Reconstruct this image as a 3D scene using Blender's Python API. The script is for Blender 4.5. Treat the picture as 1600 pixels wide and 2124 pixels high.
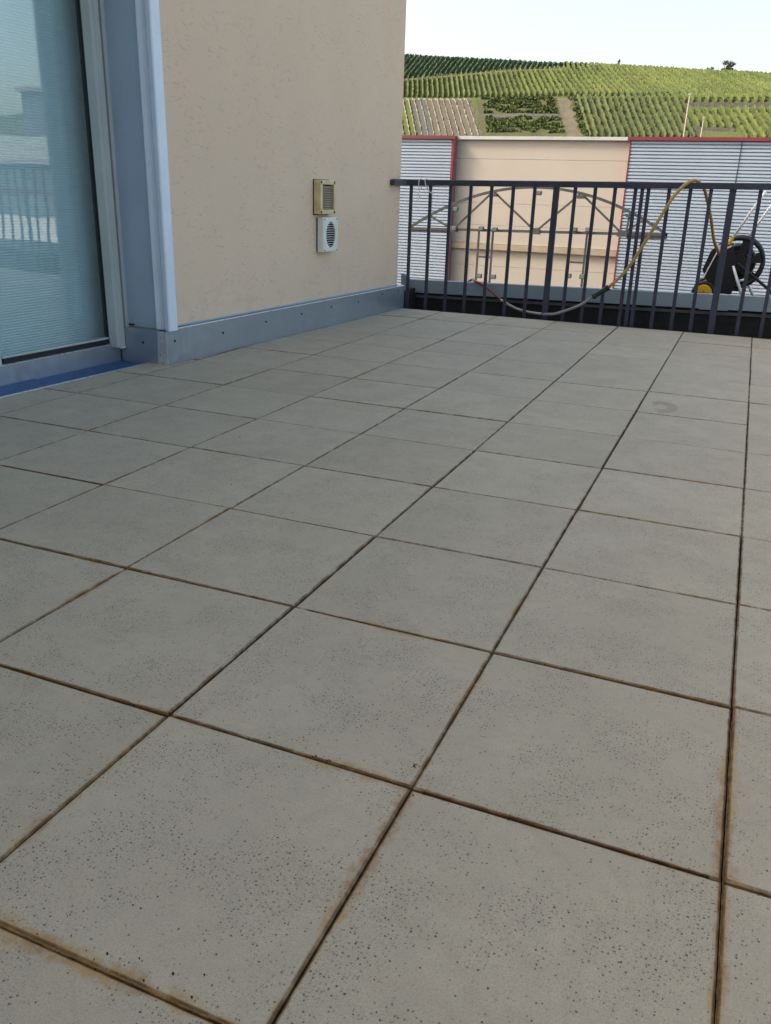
import bpy, bmesh, math, random
from mathutils import Vector, Matrix, noise
random.seed(7)
sc = bpy.context.scene
for o in list(bpy.data.objects): bpy.data.objects.remove(o)
COL = sc.collection
R = math.radians

# ------------------------------------------------------------------ camera
CAM = Vector((-0.1158, -1.10535, 0.9469))
def camera():
    yaw, pitch, roll = -.3857, -.3642, .0320
    f = Vector((math.sin(yaw)*math.cos(pitch), math.cos(yaw)*math.cos(pitch), math.sin(pitch)))
    r = Vector((math.cos(yaw), -math.sin(yaw), 0)); u = r.cross(f)
    r2 = math.cos(roll)*r + math.sin(roll)*u; u2 = -math.sin(roll)*r + math.cos(roll)*u
    cd = bpy.data.cameras.new('camera'); co = bpy.data.objects.new('camera', cd); COL.objects.link(co)
    m = Matrix((r2, u2, -f)).transposed().to_4x4(); m.translation = CAM; co.matrix_world = m
    cd.sensor_fit = 'HORIZONTAL'; cd.sensor_width = 36; cd.lens = 36*1736.85/1600
    cd.clip_start = .05; cd.clip_end = 5000
    sc.camera = co
camera()

# ------------------------------------------------------------------ sky, sun, exposure
SUN_DIR = Vector((-.66, -.27, .66)).normalized()          # towards the sun
el = math.asin(SUN_DIR.z); az = math.atan2(SUN_DIR.x, SUN_DIR.y)
w = bpy.data.worlds.new('World'); sc.world = w; w.use_nodes = True
wt = w.node_tree; bg = wt.nodes['Background']
sky = wt.nodes.new('ShaderNodeTexSky'); sky.sky_type = 'NISHITA'; sky.sun_disc = False
sky.sun_elevation = el; sky.sun_rotation = az; sky.altitude = 200
sky.air_density = 1.0; sky.dust_density = 5.0; sky.ozone_density = 0.0
haze = wt.nodes.new('ShaderNodeMix'); haze.data_type = 'RGBA'; haze.blend_type = 'MULTIPLY'; haze.inputs[0].default_value = 1
haze.inputs[7].default_value = (1.06, 1.0, .86, 1)                     # even warm haze over the whole sky
wt.links.new(sky.outputs[0], haze.inputs[6]); wt.links.new(haze.outputs[2], bg.inputs[0]); bg.inputs[1].default_value = .15
sl = bpy.data.lights.new('sun', 'SUN'); sl.energy = 2.0; sl.angle = R(12); sl.color = (1, .93, .82)
so = bpy.data.objects.new('sun', sl); COL.objects.link(so)
so.rotation_euler = SUN_DIR.to_track_quat('Z', 'Y').to_euler(); so.location = (-20, -20, 30)
sc.view_settings.view_transform = 'Standard'; sc.view_settings.look = 'None'
sc.view_settings.gamma = 1; sc.view_settings.exposure = 1.44
sc.view_settings.use_curve_mapping = False
sc.render.engine = 'CYCLES'
sc.cycles.max_bounces = 6; sc.cycles.diffuse_bounces = 3; sc.cycles.glossy_bounces = 3; sc.cycles.transparent_max_bounces = 8

# ------------------------------------------------------------------ material helpers
class NT:
    def __init__(s, name):
        s.m = bpy.data.materials.new(name); s.m.use_nodes = True
        s.t = s.m.node_tree; s.b = s.t.nodes['Principled BSDF']; s.out = s.t.nodes['Material Output']
    def n(s, typ, **k):
        nd = s.t.nodes.new('ShaderNode'+typ)
        for a, v in k.items():
            if a in nd.inputs.keys(): nd.inputs[a].default_value = v
            else: setattr(nd, a, v)
        return nd
    def l(s, a, b): s.t.links.new(a, b)
    def val(s, x, sock):
        if hasattr(x, 'is_output'): s.l(x, sock)
        else: sock.default_value = x
    def math(s, op, a, b=None, c=None, clamp=False):
        nd = s.n('Math', operation=op); nd.use_clamp = clamp
        s.val(a, nd.inputs[0])
        if b is not None: s.val(b, nd.inputs[1])
        if c is not None: s.val(c, nd.inputs[2])
        return nd.outputs[0]
    def mix(s, f, a, b, typ='MIX'):
        nd = s.n('Mix', data_type='RGBA', blend_type=typ)
        s.val(f, nd.inputs[0])
        for x, i in ((a, 6), (b, 7)):
            if hasattr(x, 'is_output'): s.l(x, nd.inputs[i])
            else: nd.inputs[i].default_value = (*x, 1) if len(x) == 3 else x
        return nd.outputs[2]
    def ramp(s, f, lo, hi, a=0., b=1.):
        nd = s.n('MapRange', interpolation_type='SMOOTHSTEP')
        s.val(f, nd.inputs[0])
        for i, v in ((1, lo), (2, hi), (3, a), (4, b)): s.val(v, nd.inputs[i])
        return nd.outputs[0]
    def pos(s, scale=(1, 1, 1), space='world', off=None):
        if space == 'world': o = s.n('NewGeometry').outputs['Position']
        else: o = s.n('TexCoord').outputs['Object']
        if off is not None:
            a = s.n('VectorMath', operation='ADD'); s.l(o, a.inputs[0]); s.l(off, a.inputs[1]); o = a.outputs[0]
        mp = s.n('Mapping'); mp.inputs['Scale'].default_value = scale; s.l(o, mp.inputs[0])
        return mp.outputs[0]
    def noise(s, vec, scale, detail=3, rough=.55, dist=0, d2=False):
        nd = s.n('TexNoise')
        if d2: nd.noise_dimensions = '2D'
        s.l(vec, nd.inputs['Vector'])
        nd.inputs['Scale'].default_value = scale; nd.inputs['Detail'].default_value = detail
        nd.inputs['Roughness'].default_value = rough; nd.inputs['Distortion'].default_value = dist
        return nd.outputs[0]
    def bump(s, h, strength=.3, dist=.01):
        nd = s.n('Bump'); nd.inputs['Strength'].default_value = strength; nd.inputs['Distance'].default_value = dist
        s.l(h, nd.inputs['Height']); s.l(nd.outputs[0], s.b.inputs['Normal'])
    def base(s, c): 
        if hasattr(c, 'is_output'): s.l(c, s.b.inputs['Base Color'])
        else: s.b.inputs['Base Color'].default_value = (*c, 1)
    def set(s, **k):
        for a, v in k.items():
            s.val(v, s.b.inputs[a.replace('_', ' ')])
        return s.m

def plain(name, col, rough=.5, metal=0., var=.12, scale=6., space='world', bump=0., spec=.5):
    """surface colour with soft mottling, fine grain and a little roughness wear"""
    t = NT(name); p = t.pos(space=space)
    n1 = t.noise(p, scale, 4); n2 = t.noise(p, scale*9, 3)
    f = t.math('ADD', t.math('MULTIPLY', n1, .7), t.math('MULTIPLY', n2, .3))
    lo = tuple(c*(1-var) for c in col); hi = tuple(min(1, c*(1+var)) for c in col)
    t.base(t.mix(t.ramp(f, .3, .7), lo, hi))
    t.set(Metallic=metal, Roughness=t.ramp(n2, .2, .8, max(.04, rough-.08), min(1, rough+.08)))
    t.b.inputs['Specular IOR Level'].default_value = spec
    if bump: t.bump(n2, bump, .004)
    return t.m

def tile_mat():
    t = NT('concrete_tile')
    oi = t.n('ObjectInfo'); rnd = oi.outputs['Random']
    cx = t.n('CombineXYZ')
    t.l(t.math('MULTIPLY', rnd, 37.), cx.inputs[0]); t.l(t.math('MULTIPLY', rnd, 91.), cx.inputs[1])
    p = t.pos(off=cx.outputs[0]); pw = t.pos()
    N = lambda v, s_, d=2, r=.55: t.noise(v, s_, d, r, d2=True)
    # body colour
    n1 = N(p, 3.0, 3); n2 = N(p, 26, 3, .6); n3 = N(p, 330, 1, .6)
    body = t.mix(t.ramp(n1, .3, .7), (.402, .356, .268), (.438, .388, .294))
    body = t.mix(t.ramp(n2, .35, .7, 0, .35), body, (.348, .318, .256))
    tone = t.math('MULTIPLY_ADD', rnd, .09, .945)
    sc_ = t.n('VectorMath', operation='SCALE'); t.l(body, sc_.inputs[0]); t.l(tone, sc_.inputs['Scale'])
    body = t.mix(t.ramp(n3, .3, .75, 0, .36), sc_.outputs[0], (.232, .214, .175))
    # broad water marks drying across the slabs
    wm = t.noise(pw, 1.7, 3, .6, .5, d2=True)
    body = t.mix(t.math('MULTIPLY', t.ramp(t.math('ABSOLUTE', t.math('SUBTRACT', wm, .52)), .02, .0), .12), body, (.27, .225, .16))
    body = t.mix(t.ramp(wm, .52, .62, 0, .10), body, (.30, .27, .22))
    # dark stone chips, denser in cloudy areas
    dens = t.ramp(N(p, 7, 2), .36, .66)
    def chips(scale, thr, rad, dark):
        v = t.n('TexVoronoi'); v.voronoi_dimensions = '2D'; v.inputs['Scale'].default_value = scale
        t.l(p, v.inputs['Vector'])
        sp = t.n('SeparateColor'); t.l(v.outputs['Color'], sp.inputs[0])
        keep = t.math('LESS_THAN', sp.outputs[0], t.math('MULTIPLY_ADD', dens, thr, thr*.12))
        edge = t.math('MULTIPLY_ADD', sp.outputs[2], rad*.8, rad*.5)
        dd = t.math('ADD', v.outputs['Distance'], t.math('MULTIPLY', t.math('SUBTRACT', n3, .5), .35))
        return t.math('MULTIPLY', t.math('MULTIPLY', keep, t.ramp(dd, edge, t.math('MULTIPLY', edge, .6))), t.math('MULTIPLY_ADD', sp.outputs[1], dark*.75, dark*.25))
    c1 = chips(145, .60, .25, 1.); c2 = chips(290, .68, .30, .55)
    ch = t.math('MAXIMUM', c1, c2)
    col = t.mix(ch, body, (.06, .060, .056))
    # ochre lime and rust bleeding from the joints, dirt on the arrises
    tc = t.n('TexCoord').outputs['Object']; sp = t.n('SeparateXYZ'); t.l(tc, sp.inputs[0])
    ax = t.math('ABSOLUTE', sp.outputs[0]); ay = t.math('ABSOLUTE', sp.outputs[1])
    d = t.math('SUBTRACT', .2483, t.math('MAXIMUM', ax, ay))
    sw = t.n('SeparateXYZ'); t.l(pw, sw.inputs[0])
    wob = N(pw, 16, 4, .65); mid = N(pw, 2.3, 3)
    wet = t.math('ADD', mid, t.ramp(sw.outputs[1], 1.6, -.6, -.08, .10))      # the low end of the terrace stays wet longest
    # sand washed into the joint at the near left, and along the right hand lengthwise joint
    near = t.math('MULTIPLY', t.ramp(t.math('ABSOLUTE', t.math('ADD', sw.outputs[1], .49)), .05, .02), t.ramp(sw.outputs[0], -.50, -.72))
    side = t.math('MULTIPLY', t.ramp(t.math('ABSOLUTE', t.math('SUBTRACT', sw.outputs[0], .012)), .03, .008), t.ramp(sw.outputs[1], .9, .3))
    wash = t.math('MAXIMUM', near, t.math('MULTIPLY', side, .55))
    wet = t.math('ADD', wet, t.math('MULTIPLY', wash, .30))
    width = t.math('MULTIPLY', t.ramp(wet, .42, .90, .0032, .028), t.ramp(wob, .25, .72, .30, 1.35))
    st = t.ramp(d, width, t.math('MULTIPLY', width, .1))
    st2 = t.math('MULTIPLY', t.math('MULTIPLY', st, t.ramp(wet, .34, .58, .30, .95)), t.ramp(N(pw, 70, 3, .7), .32, .6, .35, 1.))
    col = t.mix(st2, col, t.mix(t.ramp(N(pw, 5, 2), .42, .6), (.36, .235, .085), (.27, .155, .062)))
    dirt = t.math('MULTIPLY', t.ramp(d, .0055, .0020), t.ramp(wob, .3, .62, .15, .85))
    col = t.mix(dirt, col, (.085, .05, .024))
    # damp horseshoe mark on one slab far off to the right
    dx = t.math('SUBTRACT', sw.outputs[0], -.40); dy = t.math('MULTIPLY', t.math('SUBTRACT', sw.outputs[1], 3.16), .62)
    rr = t.math('SQRT', t.math('ADD', t.math('MULTIPLY', dx, dx), t.math('MULTIPLY', dy, dy)))
    ring = t.math('MULTIPLY', t.ramp(t.math('ABSOLUTE', t.math('SUBTRACT', rr, .055)), .034, .016), t.ramp(t.math('ADD', dx, t.math('MULTIPLY', dy, .4)), -.045, -.02))
    col = t.mix(t.math('MULTIPLY', ring, .42), col, (.15, .135, .115))
    t.base(col)
    t.set(Roughness=.72); t.b.inputs['Specular IOR Level'].default_value = .35
    slate = t.noise(t.pos(scale=(9, 30, 1), off=cx.outputs[0]), 1, 3, .6, .8, d2=True)
    t.bump(t.math('ADD', t.math('MULTIPLY', slate, 3.), t.math('MULTIPLY', n3, .8)), .28, .0015)
    return t.m

def plaster_mat():
    t = NT('rubbed_plaster'); p = t.pos(); tc = t.pos(space='object')
    warp = t.n('TexNoise'); warp.inputs['Scale'].default_value = 5; t.l(tc, warp.inputs['Vector'])
    ad = t.n('VectorMath', operation='MULTIPLY_ADD'); t.l(warp.outputs['Color'], ad.inputs[0]); ad.inputs[1].default_value = (.1, .1, .14); t.l(tc, ad.inputs[2])
    mp = t.n('Mapping'); mp.inputs['Scale'].default_value = (22, 19, 80); t.l(ad.outputs[0], mp.inputs[0])
    g = t.noise(mp.outputs[0], 1, 2, .5)
    spread = t.noise(tc, 4, 3)
    groove = t.math('MULTIPLY', t.ramp(g, .575, .68), t.ramp(spread, .36, .58))
    fine = t.noise(tc, 260, 3, .7)
    big = t.noise(tc, 1.3, 4)
    c = t.mix(t.ramp(big, .3, .7), (.75, .59, .452), (.79, .62, .474))
    c = t.mix(t.ramp(t.noise(tc, 6, 4), .4, .7, 0, .5), c, (.73, .61, .475))
    c = t.mix(t.ramp(fine, .3, .75, 0, .34), c, (.52, .42, .31))
    c = t.mix(t.math('MULTIPLY', groove, .27), c, (.42, .34, .26))
    # rusty-pink weathering near the free corner of the house and patchy darker tone low on the wall
    sx = t.n('SeparateXYZ'); t.l(tc, sx.inputs[0])
    edge = t.math('MULTIPLY', t.ramp(sx.outputs[1], 2.45, 3.0), t.ramp(t.noise(tc, 5, 4, .7), .4, .65))
    c = t.mix(t.math('MULTIPLY', edge, .45), c, (.72, .52, .38))
    low = t.math('MULTIPLY', t.ramp(sx.outputs[2], .55, .2), t.ramp(t.noise(tc, 9, 4, .7), .45, .7))
    c = t.mix(t.math('MULTIPLY', low, .2), c, (.45, .37, .28))
    t.base(c); t.set(Roughness=.88); t.b.inputs['Specular IOR Level'].default_value = .2
    t.bump(t.math('SUBTRACT', t.math('MULTIPLY', fine, .35), t.math('MULTIPLY', groove, .7)), .5, .003)
    return t.m

def sheet_mat(name, col, rough, metal, streak=.25):
    t = NT(name); p = t.pos(space='object', scale=(3, 3, 3)); q = t.pos(space='object', scale=(40, 2, 2))
    n1 = t.noise(p, 2.5, 4); n2 = t.noise(q, 3, 3); n3 = t.noise(p, 60, 3)
    c = t.mix(t.ramp(n1, .3, .7), tuple(x*.95 for x in col), tuple(min(1, x*1.04) for x in col))
    c = t.mix(t.math('MULTIPLY', t.ramp(n3, .55, .75), streak), c, tuple(x*.55 for x in col))
    t.base(c); t.set(Metallic=metal, Roughness=t.ramp(t.math('ADD', t.math('MULTIPLY', n1, .6), t.math('MULTIPLY', n2, .4)), .3, .7, rough*.75, rough*1.25))
    t.bump(n1, .03, .01)
    return t.m

def glass_mat():
    t = NT('window_glass')
    tr = t.n('BsdfTransparent'); tr.inputs[0].default_value = (.87, .945, .965, 1)
    gl = t.n('BsdfGlossy'); gl.inputs['Roughness'].default_value = .006; gl.inputs[0].default_value = (.95, .98, 1, 1)
    p = t.pos(space='object'); bm = t.n('Bump'); bm.inputs['Strength'].default_value = .03; bm.inputs['Distance'].default_value = .05
    t.l(t.noise(p, 1.6, 2), bm.inputs['Height']); t.l(bm.outputs[0], gl.inputs['Normal'])
    lw = t.n('LayerWeight'); lw.inputs[0].default_value = .5
    fr = t.math('MULTIPLY_ADD', t.math('POWER', lw.outputs['Facing'], 4.), .9, .085)
    mx = t.n('MixShader'); t.l(fr, mx.inputs[0]); t.l(tr.outputs[0], mx.inputs[1]); t.l(gl.outputs[0], mx.inputs[2])
    t.l(mx.outputs[0], t.out.inputs[0]); return t.m

def leaf_mat(name, a, b, c, scale=.5):
    t = NT(name); p = t.pos()
    n1 = t.noise(p, scale, 3); n2 = t.noise(p, 3.5, 3, .7); rnd = t.n('ObjectInfo').outputs['Random']
    col = t.mix(t.ramp(n1, .35, .65), a, b); col = t.mix(t.ramp(n2, .45, .75), col, c)
    s_ = t.n('VectorMath', operation='SCALE'); t.l(col, s_.inputs[0]); t.l(t.math('MULTIPLY_ADD', rnd, .35, .82), s_.inputs['Scale'])
    t.base(s_.outputs[0]); t.set(Roughness=.75); t.b.inputs['Specular IOR Level'].default_value = .2
    t.b.inputs['Subsurface Weight'].default_value = 0
    return t.m

def soil_mat(name, a, b, c, scale=.35):
    t = NT(name); p = t.pos(); n1 = t.noise(p, scale, 5, .6); n2 = t.noise(p, 2.2, 4, .7)
    col = t.mix(t.ramp(n1, .35, .65), a, b); col = t.mix(t.ramp(n2, .5, .75), col, c)
    t.base(col); t.set(Roughness=.95); t.b.inputs['Specular IOR Level'].default_value = .1; t.bump(n2, .5, .3)
    return t.m

def hall_panel_mat():
    t = NT('beige_panel'); p = t.pos(); rnd = t.n('ObjectInfo').outputs['Random']
    n1 = t.noise(p, .55, 4); st = t.noise(t.pos(scale=(5, 5, .7)), 1, 4)
    c = t.mix(t.ramp(n1, .3, .7), (.335, .302, .262), (.357, .325, .285))
    c = t.mix(t.math('MULTIPLY', t.ramp(st, .5, .75), .25), c, (.35, .29, .23))
    # rust wash below the ledge
    sx = t.n('SeparateXYZ'); t.l(p, sx.inputs[0])
    wash = t.math('MULTIPLY', t.math('MULTIPLY', t.ramp(sx.outputs[2], -.72, -.42), t.ramp(sx.outputs[2], -.36, -.42)), t.ramp(t.noise(t.pos(scale=(6, 6, 2)), 1, 4, .7), .48, .7))
    c = t.mix(t.math('MULTIPLY', wash, .6), c, (.36, .22, .12))
    c = t.mix(t.math('MULTIPLY', rnd, .12), c, (.42, .33, .27))
    t.base(c); t.set(Roughness=.7); return t.m

M = dict(
 tile=tile_mat(), plaster=plaster_mat(), glass=glass_mat(), panel=hall_panel_mat(),
 joint=soil_mat('joint_dirt', (.018, .014, .010), (.032, .022, .013), (.06, .035, .015), 20),
 steel=plain('stainless_sheet', (.40, .47, .54), .38, .75, .06, 2.5, 'object'),
 cap=sheet_mat('grey_cap_sheet', (.27, .34, .40), .5, .35),
 pvc=plain('pale_blue_grey_profile', (.70, .81, .95), .42, 0, .05, 3, 'object'),
 reveal=plain('blue_grey_reveal', (.37, .48, .61), .5, 0, .05, 3, 'object'),
 rail_guide=plain('light_grey_guide', (.50, .55, .55), .45, .0, .06, 4, 'object'),
 gasket=plain('black_gasket', (.012, .013, .016), .5),
 grate=plain('blue_grey_grate', (.07, .16, .36), .45, .3, .2, 20),
 alu=plain('bright_edge', (.70, .73, .76), .32, .55, .1),
 bar=plain('dark_blue_paint', (.032, .037, .062), .42, .0, .22, 9),
 bitumen=plain('black_membrane', (.012, .012, .014), .75, 0, .4, 14, bump=.5),
 strip=plain('grey_flange', (.11, .12, .13), .5, .4, .3),
 blind=plain('white_blind', (.76, .81, .82), .7, 0, .03),
 cream=plain('yellowed_plastic', (.66, .55, .29), .5, 0, .16, 14),
 brown=plain('brown_grille', (.33, .27, .205), .6, 0, .15, 18),
 white=plain('white_plastic', (.74, .77, .74), .42, 0, .07, 12),
 dark=plain('dark_hollow', (.006, .007, .009), .8),
 screw=plain('dark_screw', (.05, .045, .04), .4, .6),
 corr=plain('corrugated_alu', (.30, .36, .45), .5, .15, .05, .8),
 red=plain('red_trim', (.15, .02, .03), .4, 0, .15, 2),
 pinktrim=plain('faded_red_trim', (.22, .085, .105), .5, 0, .15, 2),
 coping=plain('grey_coping', (.40, .41, .40), .5, .2, .1, 2),
 ledge=plain('tan_ledge', (.27, .225, .165), .6, 0, .15, 2),
 truss=plain('grey_galvanised', (.065, .07, .074), .5, .5, .15, 4),
 lamp=plain('grey_lamp', (.07, .075, .08), .5, .3, .2, 4),
 lampglass=plain('lamp_glass', (.10, .14, .13), .15, 0, .2, 4),
 pole=plain('pale_pole', (.34, .32, .26), .5, .2, .1, 3),
 yellow_hose=plain('ochre_hose', (.38, .235, .065), .45, 0, .2, 10),
 grey_hose=plain('grey_hose', (.25, .25, .265), .45, 0, .15, 10),
 coil=plain('dark_hose', (.025, .022, .016), .5),
 red_hose=plain('dull_red_hose', (.17, .022, .03), .4, 0, .2, 10),
 black=plain('black_plastic', (.006, .006, .009), .5, 0, .3, 12),
 connector=plain('dark_green_plastic', (.012, .028, .026), .35, 0, .2, 20),
 silver=plain('silver_tube', (.80, .82, .85), .3, .15, .06, 10),
 hub=plain('orange_yellow_hub', (.80, .42, .012), .4, 0, .08, 20),
 ink=plain('dark_red_ink', (.10, .018, .008), .5),
 twine=plain('white_twine', (.78, .78, .76), .7),
 labelw=plain('white_sticker', (.72, .73, .74), .4),
 yard=soil_mat('yard_asphalt', (.045, .046, .048), (.06, .06, .06), (.08, .078, .07), .1),
 hill=soil_mat('hill_grass', (.068, .086, .030), (.080, .096, .034), (.095, .098, .046), .12),
 soil=soil_mat('brown_soil', (.10, .088, .07), (.078, .071, .06), (.125, .11, .086), .2),
 soilgrey=soil_mat('grey_slate_soil', (.072, .074, .074), (.085, .084, .078), (.06, .06, .06), .2),
 path=soil_mat('pale_path', (.115, .10, .076), (.088, .08, .06), (.14, .12, .092), .3),
 scrub=soil_mat('scrubby_ground', (.060, .062, .038), (.072, .078, .036), (.085, .076, .055), .25),
 roof_tile=plain('grey_roof_panel', (.33, .34, .31), .5, 0, .15, 1),
 blue_block=plain('blue_grey_facade', (.17, .21, .26), .6, 0, .1, .5),
 render2=plain('pale_render', (.55, .55, .52), .7, 0, .08, .5),
 rear=plain('far_plaster', (.46, .40, .31), .85, 0, .08, 1),
 wallstone=plain('dry_stone', (.09, .085, .08), .9, 0, .4, 1.2),
 straw=plain('dry_trellis', (.165, .158, .118), .9, 0, .2, 1),
 vine=leaf_mat('vine_leaf', (.062, .084, .022), (.080, .100, .024), (.050, .070, .020), .08),
 vine_teal=leaf_mat('vine_leaf_blue', (.066, .098, .052), (.078, .110, .055), (.055, .084, .045), .1),
 vine_low=leaf_mat('vine_leaf_dull', (.048, .070, .022), (.060, .082, .024), (.036, .056, .018), .1),
 shrub=leaf_mat('shrub_leaf', (.066, .090, .028), (.084, .110, .030), (.050, .070, .024), .3),
 tree=leaf_mat('hazed_tree_leaf', (.12, .13, .10), (.14, .15, .11), (.10, .11, .085), .4),  # greyed and lightened so the leaf colour carries distance haze
 bark=plain('bark', (.06, .05, .04), .9),
)

# ------------------------------------------------------------------ mesh helpers
class MB:
    def __init__(s): s.v = []; s.f = []
    def quad(s, *pts):
        i = len(s.v); s.v += [tuple(p) for p in pts]; s.f.append(tuple(range(i, i+len(pts)))); return s
    def box(s, x0, x1, y0, y1, z0, z1, bev=0):
        if bev:
            b = bev; return s.loft([[(x0+b, y0+b, z0), (x1-b, y0+b, z0), (x1-b, y1-b, z0), (x0+b, y1-b, z0)],
              [(x0, y0, z0+b), (x1, y0, z0+b), (x1, y1, z0+b), (x0, y1, z0+b)],
              [(x0, y0, z1-b), (x1, y0, z1-b), (x1, y1, z1-b), (x0, y1, z1-b)],
              [(x0+b, y0+b, z1), (x1-b, y0+b, z1), (x1-b, y1-b, z1), (x0+b, y1-b, z1)]])
        return s.loft([[(x0, y0, z0), (x1, y0, z0), (x1, y1, z0), (x0, y1, z0)], [(x0, y0, z1), (x1, y0, z1), (x1, y1, z1), (x0, y1, z1)]])
    def loft(s, rings, caps=True, closed=True):
        n = len(rings[0]); i0 = len(s.v)
        for r in rings: s.v += [tuple(p) for p in r]
        for k in range(len(rings)-1):
            for j in range(n if closed else n-1):
                a = i0+k*n+j; b = i0+k*n+(j+1) % n; s.f.append((a, b, b+n, a+n))
        if caps and closed:
            s.f.append(tuple(range(i0+n-1, i0-1, -1))); e = i0+(len(rings)-1)*n; s.f.append(tuple(range(e, e+n)))
        return s
    def prism(s, poly, z0, z1):                       # poly in xy
        return s.loft([[(x, y, z0) for x, y in poly], [(x, y, z1) for x, y in poly]])
    def prism_xz(s, poly, y0, y1):
        return s.loft([[(x, y0, z) for x, z in poly], [(x, y1, z) for x, z in poly]])
    def tube(s, pts, r, n=10, rect=None):
        pts = [Vector(p) for p in pts]; rings = []
        up = None
        for i, p in enumerate(pts):
            d = (pts[min(i+1, len(pts)-1)] - pts[max(i-1, 0)]).normalized()
            if up is None:
                up = Vector((0, 0, 1)) if abs(d.z) < .9 else Vector((0, 1, 0))
            a = d.cross(up)
            if a.length < 1e-4: a = d.cross(Vector((1, 0, 0)))
            a.normalize(); b = a.cross(d).normalized(); up = b
            rr = r[i] if isinstance(r, (list, tuple)) else r
            if rect: rings.append([p + a*x*rect[0]/2 + b*y*rect[1]/2 for x, y in ((-1, -1), (1, -1), (1, 1), (-1, 1))])
            else: rings.append([p + rr*(math.cos(2*math.pi*k/n)*a + math.sin(2*math.pi*k/n)*b) for k in range(n)])
        return s.loft(rings)
    def disc_y(s, c, r, y0, y1, n=24, r_in=None):      # cylinder or ring with axis along y
        def ring(rad, y): return [(c[0]+rad*math.cos(2*math.pi*k/n), y, c[1]+rad*math.sin(2*math.pi*k/n)) for k in range(n)]
        if r_in is None: return s.loft([ring(r, y0), ring(r, y1)])
        return s.loft([ring(r, y0), ring(r, y1), ring(r_in, y1), ring(r_in, y0), ring(r, y0)], caps=False)
    def torus_y(s, c, y, R_, r, n=28, m=8):
        rings = []
        for k in range(n+1):
            a = 2*math.pi*k/n
            rings.append([(c[0]+(R_+r*math.cos(2*math.pi*j/m))*math.cos(a), y+r*math.sin(2*math.pi*j/m), c[1]+(R_+r*math.cos(2*math.pi*j/m))*math.sin(a)) for j in range(m)])
        return s.loft(rings, caps=False)
    def mesh(s, name, mat, smooth=False):
        me = bpy.data.meshes.new(name); me.from_pydata(s.v, [], s.f); me.update()
        bm = bmesh.new(); bm.from_mesh(me); bmesh.ops.recalc_face_normals(bm, faces=bm.faces); bm.to_mesh(me); bm.free()
        for m in (mat if isinstance(mat, (list, tuple)) else [mat]): me.materials.append(m)
        if smooth:
            for p in me.polygons: p.use_smooth = True
        return me
    def build(s, name, mat, parent=None, smooth=False, loc=(0, 0, 0)):
        o = bpy.data.objects.new(name, s.mesh(name, mat, smooth)); COL.objects.link(o); o.location = loc
        if parent: o.parent = parent
        return o
def empty(name, loc=(0, 0, 0), rz=0.):
    o = bpy.data.objects.new(name, None); COL.objects.link(o); o.location = loc; o.rotation_euler = (0, 0, rz)
    o.empty_display_size = .1; return o
def tag(o, label=None, cat=None, group=None, kind=None):
    if label: o['label'] = label
    if cat: o['category'] = cat
    if group: o['group'] = group
    if kind: o['kind'] = kind
    return o
def struct(o): o['kind'] = 'structure'; return o
def inst(name, me, parent=None, loc=(0, 0, 0), rot=(0, 0, 0)):
    o = bpy.data.objects.new(name, me); COL.objects.link(o); o.location = loc; o.rotation_euler = rot
    if parent: o.parent = parent
    return o
def catmull(pts, n=6):
    P = [Vector(p) for p in pts]; P = [P[0]*2-P[1]] + P + [P[-1]*2-P[-2]]; out = []
    for i in range(1, len(P)-2):
        for k in range(n):
            t = k/n; a, b, c, d = P[i-1], P[i], P[i+1], P[i+2]
            out.append(.5*((2*b)+(c-a)*t+(2*a-5*b+4*c-d)*t*t+(3*b-a-3*c+d)*t**3))
    out.append(P[-2]); return out

# ------------------------------------------------------------------ ground, yard, hill
struct(MB().quad((-2500, -2500, -6.1), (2500, -2500, -6.1), (2500, 2500, -6.1), (-2500, 2500, -6.1)).build('ground', M['yard']))
def lerp_knots(y, K):
    for (a, za), (b, zb) in zip(K, K[1:]):
        if y <= b: return za+(zb-za)*max(0, (y-a))/(b-a)
    return K[-1][1]
def crest(x): return 39.8+max(-90, min(200, -x-3))/127*8.4
def hill_z(x, y):
    c = crest(x)
    z = lerp_knots(y, [(-100, -6), (150, -6), (200, -3), (240, 8), (260, 18.4), (280, 29.1), (284, 29.6), (326, c), (345, c+1.4), (420, c-6), (900, c-60)])
    return z + .35*noise.noise(Vector((x*.05, y*.05, 0)))
def terrain_patch(name, mat, inside, x0, x1, y0, y1, dx, dy, dz):
    mb = MB(); idx = {}
    nx = int((x1-x0)/dx); ny = int((y1-y0)/dy)
    def vid(i, j):
        if (i, j) not in idx:
            x = x0+i*dx; y = y0+j*dy; idx[(i, j)] = len(mb.v); mb.v.append((x, y, hill_z(x, y)+dz))
        return idx[(i, j)]
    for i in range(nx):
        for j in range(ny):
            x = x0+(i+.5)*dx; y = y0+(j+.5)*dy
            if inside is None or inside(x, y): mb.f.append((vid(i, j), vid(i+1, j), vid(i+1, j+1), vid(i, j+1)))
    return struct(mb.build(name, mat, smooth=True))
terrain_patch('hill', M['hill'], None, -520, 400, 150, 560, 4, 3, 0)
TA = math.tan(R(22))
TL = .52
def skew_l(x, y): return x + (y-260)*TL
def skew(x, y): return x + (y-260)*TA          # column coordinate measured at y=260 along the vine rows
terrain_patch('soil_plot', M['soil'], lambda x, y: -95.5 < skew_l(x, y) < -79.5+.4*math.sin(y*.9) and 257 < y < 285.5, -120, -70, 250, 290, .6, .6, .12)
terrain_patch('slate_soil_plot', M['soilgrey'], lambda x, y: -99.5 < skew_l(x, y) < -94.8+.3*math.sin(y) and 257 < y < 283, -120, -70, 250, 290, .6, .6, .2)
terrain_patch('path', M['path'], lambda x, y: -54.5+.02*(y-259) < skew(x, y)+.0 < -50.2 + .6*math.sin(y) and 252 < y < 283.5, -75, -35, 250, 286, .5, .5, .12)
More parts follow.
